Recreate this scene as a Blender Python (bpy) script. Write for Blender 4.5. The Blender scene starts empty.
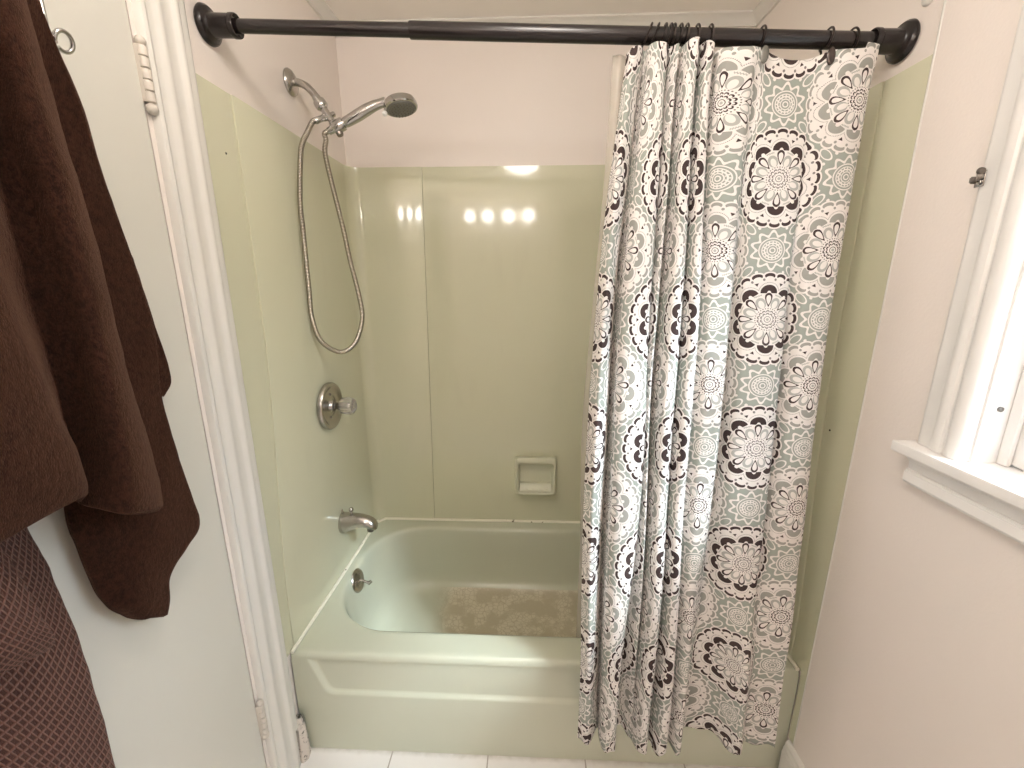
import bpy, math, random
from mathutils import Vector, Matrix, noise
PI = math.pi
sc = bpy.context.scene
COL = sc.collection
random.seed(4)

# ------------------------------------------------------------------ node helpers
class E:
    """a value in a shader tree that builds Math nodes when it is combined"""
    nt = None
    def __init__(s, v): s.v = v
    @staticmethod
    def op(o, *a):
        n = E.nt.nodes.new('ShaderNodeMath'); n.operation = o
        for i, x in enumerate(a):
            x = x.v if isinstance(x, E) else x
            if isinstance(x, (int, float)): n.inputs[i].default_value = x
            else: E.nt.links.new(x, n.inputs[i])
        return E(n.outputs[0])
    def __add__(s, o): return E.op('ADD', s, o)
    __radd__ = __add__
    def __sub__(s, o): return E.op('SUBTRACT', s, o)
    def __rsub__(s, o): return E.op('SUBTRACT', o, s)
    def __mul__(s, o): return E.op('MULTIPLY', s, o)
    __rmul__ = __mul__
    def __truediv__(s, o): return E.op('DIVIDE', s, o)
    def __lt__(s, o): return E.op('LESS_THAN', s, o)
    def __gt__(s, o): return E.op('GREATER_THAN', s, o)
def emin(a, b): return E.op('MINIMUM', a, b)
def emax(a, b): return E.op('MAXIMUM', a, b)
def eabs(a): return E.op('ABSOLUTE', a)
def esin(a): return E.op('SINE', a)
def ecos(a): return E.op('COSINE', a)
def wrap(a, h): return E.op('WRAP', a, h, -h)
def clamp01(a): return emin(emax(a, 0.0), 1.0)
def sstep(a, lo, hi):
    n = E.nt.nodes.new('ShaderNodeMapRange'); n.interpolation_type = 'SMOOTHSTEP'
    E.nt.links.new(a.v, n.inputs[0])
    n.inputs[1].default_value = lo; n.inputs[2].default_value = hi
    return E(n.outputs[0])
def cmix(fac, a, b):
    n = E.nt.nodes.new('ShaderNodeMix'); n.data_type = 'RGBA'
    def put(sock, x):
        if isinstance(x, (int, float)): sock.default_value = x
        elif isinstance(x, tuple): sock.default_value = (x[0], x[1], x[2], 1)
        else: E.nt.links.new(x.v if isinstance(x, E) else x, sock)
    put(n.inputs[0], fac); put(n.inputs[6], a); put(n.inputs[7], b)
    return n.outputs[2]
def fmix(m, a, b): return a + (b - a) * m if isinstance(a, E) or isinstance(b, E) else m * (b - a) + a

def mat(name, color=(.8, .8, .8), rough=.5, metal=0., spec=.5, coat=0., sheen=0.):
    m = bpy.data.materials.new(name); m.use_nodes = True
    b = m.node_tree.nodes['Principled BSDF']
    b.inputs['Base Color'].default_value = (*color, 1); b.inputs['Roughness'].default_value = rough
    b.inputs['Metallic'].default_value = metal; b.inputs['Specular IOR Level'].default_value = spec
    b.inputs['Coat Weight'].default_value = coat; b.inputs['Sheen Weight'].default_value = sheen
    E.nt = m.node_tree
    return m, b
def link(a, b): E.nt.links.new(a.v if isinstance(a, E) else a, b)
def node(t, **k):
    n = E.nt.nodes.new(t)
    for a, v in k.items(): setattr(n, a, v)
    return n
def obj_coords():
    n = node('ShaderNodeNewGeometry'); s = node('ShaderNodeSeparateXYZ'); link(n.outputs['Position'], s.inputs[0])
    return E(s.outputs[0]), E(s.outputs[1]), E(s.outputs[2]), n.outputs['Position']
def uv_coords():
    n = node('ShaderNodeUVMap'); s = node('ShaderNodeSeparateXYZ'); link(n.outputs[0], s.inputs[0])
    return E(s.outputs[0]), E(s.outputs[1]), n.outputs[0]
def noise_tex(vec, scale, detail=2., rough=.5, dist=0.):
    n = node('ShaderNodeTexNoise'); n.inputs['Scale'].default_value = scale; n.inputs['Detail'].default_value = detail
    n.inputs['Roughness'].default_value = rough; n.inputs['Distortion'].default_value = dist
    if vec is not None: link(vec, n.inputs['Vector'])
    return E(n.outputs['Fac'])
def scaled(vec, s):
    n = node('ShaderNodeMapping'); n.inputs['Scale'].default_value = s; link(vec, n.inputs['Vector']); return n.outputs[0]
def bump(b, h, strength=.3, dist=.01):
    n = node('ShaderNodeBump'); n.inputs['Strength'].default_value = strength; n.inputs['Distance'].default_value = dist
    link(h, n.inputs['Height']); link(n.outputs[0], b.inputs['Normal'])

# ------------------------------------------------------------------ mesh helpers
class MB:
    def __init__(s): s.v = []; s.f = []; s.uv = {}
    def add(s, vs, fs, uv=None):
        o = len(s.v); s.v += [tuple(p) for p in vs]
        for f in fs: s.f.append(tuple(i + o for i in f))
        if uv:
            for i, t in enumerate(uv): s.uv[o + i] = t
        return s
    def box(s, a, b):
        (x0, y0, z0), (x1, y1, z1) = a, b
        x0, x1 = min(x0, x1), max(x0, x1); y0, y1 = min(y0, y1), max(y0, y1); z0, z1 = min(z0, z1), max(z0, z1)
        return s.add([(x0,y0,z0),(x1,y0,z0),(x1,y1,z0),(x0,y1,z0),(x0,y0,z1),(x1,y0,z1),(x1,y1,z1),(x0,y1,z1)],
              [(0,3,2,1),(4,5,6,7),(0,1,5,4),(1,2,6,5),(2,3,7,6),(3,0,4,7)])
    def loft(s, rings, closed=True, cap=(True, True)):
        n = len(rings[0]); vs = [p for r in rings for p in r]; fs = []
        for k in range(len(rings) - 1):
            for i in range(n if closed else n - 1):
                j = (i + 1) % n
                fs.append((k*n+i, k*n+j, (k+1)*n+j, (k+1)*n+i))
        if cap[0]: fs.append(tuple(range(n))[::-1])
        if cap[1]: fs.append(tuple((len(rings)-1)*n + i for i in range(n)))
        return s.add(vs, fs)
    def lathe(s, prof, origin=(0,0,0), axis=(0,0,1), n=40, cap=(True, True)):
        """prof: list of (radius, height along axis)"""
        A = Vector(axis).normalized(); U = A.orthogonal().normalized(); W = A.cross(U); O = Vector(origin)
        rings = []
        for r, h in prof:
            rings.append([O + A*h + (U*math.cos(2*PI*i/n) + W*math.sin(2*PI*i/n))*max(r, 1e-5) for i in range(n)])
        return s.loft(rings, True, cap)
    def tube(s, pts, rad, n=14, cap=(True, True), closed=False):
        pts = [Vector(p) for p in pts]; N = len(pts)
        if not isinstance(rad, (list, tuple)): rad = [rad]*N
        T = []
        for i in range(N):
            a = pts[(i-1) % N] if closed or i else pts[0]; b = pts[(i+1) % N] if closed or i < N-1 else pts[-1]
            T.append((b-a).normalized())
        U = T[0].orthogonal().normalized(); rings = []
        for i in range(N):
            U = (U - T[i]*U.dot(T[i])).normalized(); W = T[i].cross(U)
            rings.append([pts[i] + (U*math.cos(2*PI*k/n) + W*math.sin(2*PI*k/n))*rad[i] for k in range(n)])
        if closed: rings.append(rings[0]); cap = (False, False)
        return s.loft(rings, True, cap)
    def extrude(s, prof, place, a, b):
        """2-D profile (closed) swept straight; place(u, v, t) gives the point"""
        n = len(prof)
        return s.loft([[place(u, v, a) for u, v in prof], [place(u, v, b) for u, v in prof]], True, (True, True))
    def grid(s, G, uv=None):
        R, C = len(G), len(G[0])
        return s.add([p for r in G for p in r], [(i*C+j, i*C+j+1, (i+1)*C+j+1, (i+1)*C+j) for i in range(R-1) for j in range(C-1)],
                     [t for r in uv for t in r] if uv else None)
    def build(s, name, m, parent=None, smooth=True, bevel=0., seg=2, angle=40, merge=True):
        me = bpy.data.meshes.new(name); me.from_pydata(s.v, [], s.f)
        if s.uv:
            L = me.uv_layers.new(name='UVMap')
            for l in me.loops: L.data[l.index].uv = s.uv.get(l.vertex_index, (0, 0))
        import bmesh
        bm = bmesh.new(); bm.from_mesh(me)
        if merge: bmesh.ops.remove_doubles(bm, verts=bm.verts, dist=1e-6)
        bmesh.ops.recalc_face_normals(bm, faces=bm.faces)
        bm.to_mesh(me); bm.free()
        me.materials.append(m)
        o = bpy.data.objects.new(name, me); COL.objects.link(o)
        if bevel:
            md = o.modifiers.new('bevel', 'BEVEL'); md.width = bevel; md.segments = seg; md.limit_method = 'ANGLE'; md.angle_limit = math.radians(30)
        if smooth:
            for p in me.polygons: p.use_smooth = True
            if not bevel or True:
                try: me.set_sharp_from_angle(angle=math.radians(angle))
                except Exception: pass
        if parent is not None: put(o, parent)
        return o
def put(o, parent):
    o.parent = parent; o.matrix_parent_inverse = Matrix.Translation(-parent.location)
def thing(name, label, cat, loc=(0,0,0), group=None):
    o = bpy.data.objects.new(name, None); COL.objects.link(o); o.empty_display_size = .05
    o.location = loc; o['label'] = label; o['category'] = cat
    if group: o['group'] = group
    return o
def tag(o, label, cat, group=None):
    o['label'] = label; o['category'] = cat
    if group: o['group'] = group
    return o
def structure(o, label=None, cat=None):
    o['kind'] = 'structure'
    if label: o['label'] = label
    if cat: o['category'] = cat
    return o
def catmull(P, sub):
    """P: list of tuples; returns a dense list through them"""
    n = len(P); out = []; d = len(P[0])
    for i in range(n-1):
        p0 = P[max(i-1,0)]; p1 = P[i]; p2 = P[i+1]; p3 = P[min(i+2,n-1)]
        for k in range(sub):
            t = k/sub; t2 = t*t; t3 = t2*t
            out.append(tuple(.5*((2*p1[j]) + (-p0[j]+p2[j])*t + (2*p0[j]-5*p1[j]+4*p2[j]-p3[j])*t2 + (-p0[j]+3*p1[j]-3*p2[j]+p3[j])*t3) for j in range(d)))
    out.append(tuple(P[-1])); return out
def lerp(a, b, t): return a + (b-a)*t
def smooth(t): t = max(0, min(1, t)); return t*t*(3-2*t)

# ------------------------------------------------------------------ measures of the room (metres)
W = 1.52            # alcove width; x = 0 is the left wall
WR = 1.512          # face of the right wall in front of the alcove
YF = -.762          # front of the tub; y = 0 is the back wall
HT = .375           # tub rim
PT = 1.905          # top of the green panels
ZC = 2.38           # ceiling
YB = -2.62          # wall behind the camera
LAMP_C, LAMP_V, SKY, EXPO, SUN = 17.5, 30., 7.5, .70, 4.0
LAMP_COL = (1, .925, .85)
# ------------------------------------------------------------------ materials
def wall_paint(name, c, rough=.45, b_=.12):
    m, b = mat(name, c, rough)
    x, y, z, P = obj_coords()
    n = noise_tex(P, 3.2, 3.)
    link(cmix(n, tuple(v*.97 for v in c), tuple(min(v*1.03,1) for v in c)), b.inputs['Base Color'])
    bump(b, noise_tex(P, 160., 2.), b_, .002)
    return m
M = {}
M['wall'] = wall_paint('wall_paint', (.78, .715, .67))
M['ceiling'] = wall_paint('ceiling_paint', (.90, .86, .81))
M['trim'] = wall_paint('trim_paint', (.70, .68, .64), .3, .05)
M['hinge'] = wall_paint('hinge_paint', (.60, .55, .49), .35, .05)
M['window_trim'] = wall_paint('window_trim_paint', (.80, .78, .76), .3, .05)
M['door'] = wall_paint('door_paint', (.63, .615, .56), .35, .05)
def panel_mat():
    c = (.46, .435, .30)
    m, b = mat('sage_panel', c, .12, 0, .5)
    x, y, z, P = obj_coords()
    n = noise_tex(P, 2.1, 3.)
    col = cmix(n, (.575, .575, .43), (.61, .605, .455))
    d = noise_tex(scaled(P, (1, 1, .25)), 14., 4.)
    col = cmix(clamp01((d - .58) * 1.2), col, (.51, .505, .375))
    link(col, b.inputs['Base Color'])
    link(n * .05 + .05, b.inputs['Roughness'])
    bump(b, noise_tex(P, 2.6, 1.), .10, .02)
    return m
M['panel'] = panel_mat()
M['soap'], _ = mat('soap_dish_glaze', (.62, .62, .48), .34)
def tub_mat():
    m, b = mat('sage_enamel', (.45, .455, .35), .16, 0, .5)
    x, y, z, P = obj_coords()
    n = noise_tex(P, 5., 3.)
    col = cmix(n, (.50, .515, .41), (.54, .555, .445))
    # worn anti-slip area on the tub floor
    v = node('ShaderNodeTexVoronoi'); v.feature = 'DISTANCE_TO_EDGE'; v.inputs['Scale'].default_value = 55.
    dn = node('ShaderNodeTexNoise'); dn.inputs['Scale'].default_value = 9.; link(P, dn.inputs['Vector'])
    vm = node('ShaderNodeVectorMath', operation='MULTIPLY_ADD'); link(dn.outputs['Color'], vm.inputs[0]); vm.inputs[1].default_value = (.05,.05,.05); link(P, vm.inputs[2])
    link(vm.outputs[0], v.inputs['Vector'])
    cell = sstep(E(v.outputs['Distance']), .02, .10)
    blot = sstep(noise_tex(P, 17., 3.), .42, .6)
    edge = n * .16
    area = sstep(x + edge, .40, .50) * (z < .105) * sstep(y * -1. + edge * .3, .12, .17) * sstep(y + .70, .05, .09) * sstep(1.40 - x, .05, .12)
    pat = cmix(cell * blot * .7, (.48, .425, .31), (.68, .63, .51))
    link(cmix(area, col, pat), b.inputs['Base Color'])
    link(area * .2 + .15, b.inputs['Roughness'])
    bump(b, cell * area, .25, .002)
    return m
M['tub'] = tub_mat()
M['caulk'], b_ = mat('caulk', (.82, .79, .68), .4)
_x, _y, _z, _P = obj_coords()
link(cmix(sstep(noise_tex(_P, 45., 3.), .66, .72), (.82, .79, .68), (.16, .13, .09)), b_.inputs['Base Color'])
M['bronze'], _ = mat('dark_bronze', (.014, .010, .0095), .24, 0., .5)
M['bronze_ring'], _ = mat('dark_bronze_wire', (.03, .022, .02), .3, .6)
M['bead'], _ = mat('grey_bead', (.14, .135, .12), .2, .2)
M['chrome'], _ = mat('chrome', (.50, .485, .47), .13, 1.)
def brushed():
    m, b = mat('brushed_nickel', (.47, .445, .415), .25, 1.)
    
    return m
M['nickel'] = brushed()
M['darkmetal'], _ = mat('tarnished_metal', (.22, .195, .175), .35, 1.)
M['rubber'], _ = mat('grey_nozzle', (.15, .145, .135), .45)
M['white_plastic'], _ = mat('white_plastic', (.8, .8, .78), .3)
def hose_mat():
    m, b = mat('metal_hose', (.55, .51, .44), .25, 1.)
    u, v, uvv = uv_coords()
    s = esin(v * (2*PI/.0042))
    link(cmix(sstep(s, -.6, .4), (.20, .175, .14), (.62, .57, .50)), b.inputs['Base Color'])
    bump(b, s, .5, .001)
    return m
M['hose'] = hose_mat()
def acrylic():
    m, b = mat('clear_acrylic', (.95, .92, .88), .06)
    b.inputs['Transmission Weight'].default_value = .85; b.inputs['IOR'].default_value = 1.47
    return m
M['acrylic'] = acrylic()
def glass():
    m = bpy.data.materials.new('window_glass'); m.use_nodes = True; nt = m.node_tree; E.nt = nt
    nt.nodes.remove(nt.nodes['Principled BSDF'])
    t = node('ShaderNodeBsdfTransparent'); g = node('ShaderNodeBsdfGlossy'); g.inputs['Roughness'].default_value = .02
    mx = node('ShaderNodeMixShader'); mx.inputs[0].default_value = .06
    link(t.outputs[0], mx.inputs[1]); link(g.outputs[0], mx.inputs[2])
    link(mx.outputs[0], nt.nodes['Material Output'].inputs[0]); return m
M['glass'] = glass()
def floor_mat():
    m, b = mat('white_tile', (.8, .78, .75), .25)
    x, y, z, P = obj_coords()
    t = .308; g = .0022
    gx = eabs(wrap(x - .295, t/2)) < g
    gy = eabs(wrap(y + .742, t/2)) < g
    gr = emax(gx, gy)
    n = noise_tex(P, 6., 4.)
    tile = cmix(n, (.82, .79, .77), (.88, .855, .84))
    dirt = sstep(y + noise_tex(P, 30., 3.) * .02, -.765, -.735)
    tile = cmix(dirt * .75, tile, (.35, .32, .25))
    link(cmix(gr, tile, (.42, .38, .34)), b.inputs['Base Color'])
    link(gr * .5 + .22, b.inputs['Roughness'])
    bump(b, (1. - gr), .3, .002)
    return m
M['floor'] = floor_mat()
def plaster_mat():
    m, b = mat('crumbling_plaster', (.5, .45, .4), .9)
    x, y, z, P = obj_coords()
    n = noise_tex(P, 70., 5., .65)
    n2 = noise_tex(P, 24., 3.)
    c = cmix(sstep(n, .32, .5), (.06, .05, .04), (.66, .60, .54))
    c = cmix(sstep(n2 + (z - .12) * 4., .52, .66), c, (.045, .04, .03))
    link(c, b.inputs['Base Color']); bump(b, n, .8, .006)
    return m
M['plaster'] = plaster_mat()
def lamp_mat(name, c, s):
    m, b = mat(name, (.9, .9, .9), .4)
    b.inputs['Emission Color'].default_value = (*c, 1); b.inputs['Emission Strength'].default_value = s
    return m

# printed medallion cotton; UV are metres on the flat cloth
def curtain_mat():
    m, b = mat('printed_cotton', (.8, .77, .74), .85, 0, .2)
    u, v, uvv = uv_coords()
    WHITE = (.84, .80, .77); DARK = (.060, .040, .038); GREY = (.36, .355, .325); LIGHT = (.46, .46, .43); SAGE = (.36, .385, .345)
    h = .1525
    a1x = wrap(u, h); a1y = wrap(v, h); b1x = wrap(u - h, h); b1y = wrap(v - h, h)
    def pick(ax, ay, bx, by):
        ra = E.op('SQRT', ax*ax + ay*ay); rb = E.op('SQRT', bx*bx + by*by)
        isA = ra < rb
        return fmix(isA, bx, ax), fmix(isA, by, ay), emin(ra, rb), isA
    mx, my, r, isA = pick(a1x, a1y, b1x, b1y)
    sx, sy, rs, _ = pick(wrap(u, h), wrap(v - h, h), wrap(u - h, h), wrap(v, h))
    r = r * (1/.965)
    th = E.op('ARCTAN2', mx, my); ts = E.op('ARCTAN2', sx, sy)
    def petal(rad, ang, n, ph=0.):
        a = wrap(ang + ph*2*PI/n, PI/n)
        return rad*esin(a), rad*ecos(a)
    def ell(q, w, cw, a, bb):
        q = q / a; w = (w - cw) / bb
        return q*q + w*w
    two = lambda A, B: cmix(isA, B, A)
    DG = two(DARK, GREY)           # dark in the one medallion, grey in the other
    # ---- ground with its star flower
    c = SAGE
    q, w = petal(rs, ts, 12)
    c = cmix(ell(q, w, .0555, .0030, .0036) < 1., c, WHITE)
    q, w = petal(rs, ts, 4, .72)
    c = cmix(ell(q, w, .070, .0026, .0026) < 1., c, WHITE)
    q, w = petal(rs, ts, 4, .28)
    c = cmix(ell(q, w, .070, .0026, .0026) < 1., c, WHITE)
    q, w = petal(rs, ts, 4, .5)
    e = ell(q, w, .0665, .0085, .0165)
    c = cmix(e < 1., c, WHITE); c = cmix(e < .58, c, SAGE)
    q2, w2 = petal(rs, ts, 10)
    star = .0365 + ecos(ts * 10.) * .0052
    c = cmix(eabs(rs - star) < .0030, c, WHITE)
    c = cmix((eabs(rs - .0262) < .0012), c, WHITE)
    for rr, ww in ((.0205, .0010), (.0155, .0013), (.0105, .0010), (.0052, .0012)):
        c = cmix(eabs(rs - rr) < ww, c, WHITE)
    q, w = petal(rs, ts, 16)
    c = cmix(ell(q, w, .0180, .0014, .0014) < 1., c, WHITE)
    q, w = petal(rs, ts, 10)
    c = cmix(ell(q, w, .0131, .0014, .0012) < 1., c, WHITE)
    # ---- medallion
    q, w = petal(r, th, 24)
    c = cmix(ell(q, w, .1015, .0150, .0088) < 1., c, WHITE)
    c = cmix(r < .1015, c, WHITE)
    c = cmix((ell(q, w, .1005, .0112, .0066) < 1.) * (ell(q, w, .0955, .0085, .0045) > 1.), c, DG)
    q, w = petal(r, th, 24, .5)
    c = cmix(ell(q, w, .0925, .0026, .0030) < 1., c, two((.25,.23,.22), GREY))
    q, w = petal(r, th, 10, .5)
    c = cmix((eabs(q) < (w - .0795) * .65) * (w < .0865), c, DARK)
    q, w = petal(r, th, 10)
    e = ell(q, w, .0640, .0215, .0215)
    dash = esin(E.op('ARCTAN2', q, w - .064) * 46.) > -.2
    c = cmix((eabs(e - 1.) < .07) * (w > .066) * dash, c, (.30, .28, .265))
    big = (ell(q, w, .0630, .0178, .0172) < 1.) * (w > .0605 - 0*.01)
    big = big * (ell(q, w, .0615, .0042, .0050) > 1.)
    c = cmix(big, c, DG)
    q, w = petal(r, th, 8, .5)
    zig = eabs(w - (.0565 + 0*.001) - eabs(wrap(q, .0017)) * 1.4) < .0012
    c = cmix(zig * (eabs(q) < .0085), c, LIGHT)
    e = ell(q, w, .0400, .0105, .0130)
    c = cmix(e < 1., c, LIGHT)
    c = cmix(ell(q, w, .0370, .0058, .0095) < 1., c, WHITE)
    q, w = petal(r, th, 8)
    tw = clamp01((w - .026) / .030)
    e = ell(q, w, .0455, tw * .0085 + .0012, .0160)
    c = cmix(e < 1.25, c, WHITE)
    c = cmix(e < 1.05, c, DARK); c = cmix(e < .46, c, WHITE)
    # heart of the medallion
    c = cmix(r < .0275, c, WHITE)
    q, w = petal(r, th, 30)
    c = cmix(ell(q, w, .0252, .0013, .0013) < 1., c, (.2, .18, .17))
    INK = two((.22, .20, .195), DARK)
    q, w = petal(r, th, 14)
    c = cmix((ell(q, w, .0185, .0036, .0032) < 1.) * (ell(q, w, .0168, .0022, .0022) > 1.), c, INK)
    q, w = petal(r, th, 10)
    c = cmix((ell(q, w, .0125, .0034, .0028) < 1.) * (ell(q, w, .0108, .0020, .0018) > 1.), c, INK)
    c = cmix(eabs(r - .0068) < .0007, c, INK); c = cmix(r < .0032, c, LIGHT)
    link(c, b.inputs['Base Color'])
    wv = esin(u * (2*PI/.0013)) * esin(v * (2*PI/.0013))
    bump(b, wv, .12, .0006)
    # a little daylight comes through the cloth
    tr = node('ShaderNodeBsdfTranslucent'); link(c, tr.inputs[0]); ms = node('ShaderNodeMixShader'); ms.inputs[0].default_value = .18
    link(b.outputs[0], ms.inputs[1]); link(tr.outputs[0], ms.inputs[2])
    link(ms.outputs[0], E.nt.nodes['Material Output'].inputs[0])
    return m
M['curtain'] = curtain_mat()
def liner_mat():
    m, b = mat('clear_vinyl', (.84, .80, .74), .25)
    x, y, z, P = obj_coords()
    t = node('ShaderNodeBsdfTransparent'); t.inputs[0].default_value = (.93, .91, .88, 1)
    tl = node('ShaderNodeBsdfTranslucent'); tl.inputs[0].default_value = (.8, .77, .72, 1)
    m1 = node('ShaderNodeMixShader'); m1.inputs[0].default_value = .35
    m2 = node('ShaderNodeMixShader'); m2.inputs[0].default_value = .62
    link(b.outputs[0], m1.inputs[1]); link(tl.outputs[0], m1.inputs[2])
    link(m1.outputs[0], m2.inputs[1]); link(t.outputs[0], m2.inputs[2])
    link(m2.outputs[0], E.nt.nodes['Material Output'].inputs[0])
    return m
M['liner'] = liner_mat()
def terry():
    m, b = mat('brown_plush', (.045, .017, .010), .95, 0, .1, 0, .22)
    b.inputs['Sheen Roughness'].default_value = .45; b.inputs['Sheen Tint'].default_value = (.55, .30, .20, 1)
    u, v, uvv = uv_coords()
    x, y, z, P = obj_coords()
    n1 = noise_tex(scaled(P, (1, 1.3, .55)), 520., 3., .6)
    n2 = noise_tex(scaled(P, (1, 1, .7)), 150., 3.)
    n3 = noise_tex(P, 18., 2.)
    f = n1 * .6 + n2 * .4
    col = cmix(sstep(f, .36, .64), (.012, .0046, .0026), (.044, .0175, .0105))
    col = cmix(n3 * .5, col, (.027, .0115, .007))
    link(col, b.inputs['Base Color'])
    bump(b, n1 * .5 + n2 * .7, .8, .004)
    return m
M['terry'] = terry()
def waffle():
    m, b = mat('brown_waffle', (.17, .075, .055), .9, 0, .15, 0, .25)
    b.inputs['Sheen Roughness'].default_value = .5; b.inputs['Sheen Tint'].default_value = (.7, .45, .38, 1)
    u, v, uvv = uv_coords()
    w = noise_tex(scaled(uvv, (1, 1, 1)), 30., 2.) - .5
    uu = u + w * .003; vv = v + w * .003
    p1 = (uu + vv * 1.15) * (PI/.0145); p2 = (uu - vv * 1.15) * (PI/.0145)
    ridge = emax(eabs(esin(p1)), 0.); ridge2 = eabs(esin(p2))
    hgt = 1. - emin(ridge, ridge2)        # high on the lattice lines
    k = sstep(hgt, .30, .90)
    fz = noise_tex(scaled(uvv, (1, 1, 1)), 420., 2.)
    col = cmix(k, (.030, .0095, .007), (.150, .068, .051))
    col = cmix(clamp01(fz * .5), col, (.075, .031, .023))
    link(col, b.inputs['Base Color'])
    bump(b, k * 1. + fz * .3, .8, .004)
    return m
M['waffle'] = waffle()

# ------------------------------------------------------------------ the room shell
T = .10
f = MB(); f.box((-.16, YB-.1, -.06), (1.75, .1, 0)); structure(f.build('floor', M['floor'], smooth=False))
f = MB(); f.box((-.16, YB-.1, ZC), (1.75, .1, ZC+.06)); structure(f.build('ceiling', M['ceiling'], smooth=False))
f = MB(); f.box((-.12, 0, 0), (1.66, T, ZC)); structure(f.build('wall_back', M['wall'], smooth=False))
f = MB(); f.box((-.12, YB-T, 0), (1.66, YB, ZC)); structure(f.build('wall_front', M['wall'], smooth=False))
DY0, DY1, DZ = -.916, -1.69, 2.03                      # door opening
f = MB(); f.box((-.12, DY0, 0), (0, 0, ZC)); f.box((-.12, YB, 0), (0, DY1, ZC)); f.box((-.12, DY1, DZ), (0, DY0, ZC))
structure(f.build('wall_left', M['wall'], smooth=False))
WY0, WY1, WZ0, WZ1 = -1.045, -1.80, 1.155, 2.06         # window opening
f = MB(); f.box((W, -.790, 0), (1.66, 0, ZC))
XO = 1.63
f.box((WR, WY0, 0), (XO, -.790, ZC)); f.box((WR, YB, 0), (XO, WY1, ZC)); f.box((WR, WY1, 0), (XO, WY0, WZ0-.03)); f.box((WR, WY1, WZ1), (XO, WY0, ZC))
structure(f.build('wall_right', M['wall'], smooth=False))
# corner bead where the right wall steps in to the alcove
f = MB(); f.tube([(WR+.003, -.791, .14), (WR+.003, -.791, ZC)], .0042, 10)
structure(f.build('trim_1', M['trim']))
# small cove moulding under the ceiling
cv = [(0,0), (.034,0), (.034,.006), (.028,.009), (.022,.013), (.016,.019), (.012,.026), (.008,.029), (.008,.034), (0,.034)]
f = MB()
f.extrude(cv, lambda u, v, t: (t, -u if True else 0, ZC - v), 0.0, W)
f.extrude(cv, lambda u, v, t: (u, t, ZC - v), 0, YB)
f.extrude(cv, lambda u, v, t: (W - u, t, ZC - v), 0, -.785)
f.extrude(cv, lambda u, v, t: (WR - u, t, ZC - v), -.785, YB)
structure(f.build('trim_2', M['trim'], angle=25))
# door casing: moulded board beside the tub, across the head and on the latch side
cas = [(-.906,0), (-.906,.010), (-.903,.015), (-.897,.017), (-.891,.015), (-.888,.011), (-.880,.0115), (-.874,.013), (-.868,.0175), (-.862,.019),
       (-.856,.0175), (-.853,.016), (-.838,.0165), (-.832,.018), (-.828,.022), (-.822,.0235), (-.816,.0225), (-.813,.020), (-.800,.020), (-.794,.0185), (-.790,.014), (-.789,0)]
f = MB()
f.extrude(cas, lambda u, v, t: (v, u, t), .135, DZ+.117)
cut = [(u, v) for u, v in cas if u < -.806] ; cut = cut + [(-.806, .019), (-.806, 0)]
f.extrude(cut, lambda u, v, t: (v, u, t), 0, .135)
f.extrude(cas, lambda u, v, t: (v, DY1 + DY0 - u - .0, t), 0, DZ+.117)
f.extrude(cas, lambda u, v, t: (v, t, DZ + (u - DY0)), DY1-.12, DY0+.12)
structure(f.build('trim_3', M['trim'], angle=35))
# painted filler strip between casing and panel
f = MB(); f.box((0, -.789, .14), (.008, -.779, PT+.01)); f.build('x', M['trim'], bevel=.002)
structure(bpy.data.objects['x']); bpy.data.objects['x'].name = 'trim_4'
# jamb + door
f = MB(); f.box((-.10, DY0, 0), (-.004, DY0+.010, DZ)); f.box((-.10, DY1-.001, 0), (-.004, DY1+.004, DZ)); f.box((-.10, DY1, DZ-.004), (-.004, DY0, DZ))
structure(f.build('trim_5', M['trim'], smooth=False))
door = MB(); door.box((-.040, DY1+.007, .008), (.0015, DY0-.003, DZ-.008))
door = structure(door.build('door_1', M['door'], bevel=.003))
def hinge(z, top_tip):
    h = MB()
    y = -.9125; x = .0095
    zs = [z-.049, z-.030, z-.011, z+.008, z+.027, z+.046]
    for a, b_ in zip(zs[:-1], zs[1:]):
        h.lathe([(.0074, a+.0008), (.0086, a+.0017), (.0086, b_-.0017), (.0074, b_-.0008)], (x, y, 0), (0,0,1), 18)
    h.lathe([(.005, z-.05), (.0088, z-.053), (.0098, z-.058), (.0088, z-.064), (.004, z-.068)], (x, y, 0), (0,0,1), 18)
    h.lathe([(.005, z+.046), (.008, z+.048), (.009, z+.053), (.007, z+.058), (.003, z+.061)], (x, y, 0), (0,0,1), 18)
    h.lathe([(.0045, z-.05), (.0045, z+.048)], (x, y, 0), (0,0,1), 12)
    h.box((.0005, y-.009, z-.048), (.0085, y-.004, z+.045))
    return h.build('hinge', M['hinge'], door, angle=50)
hinge(1.846, True); hinge(.320, False)
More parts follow.
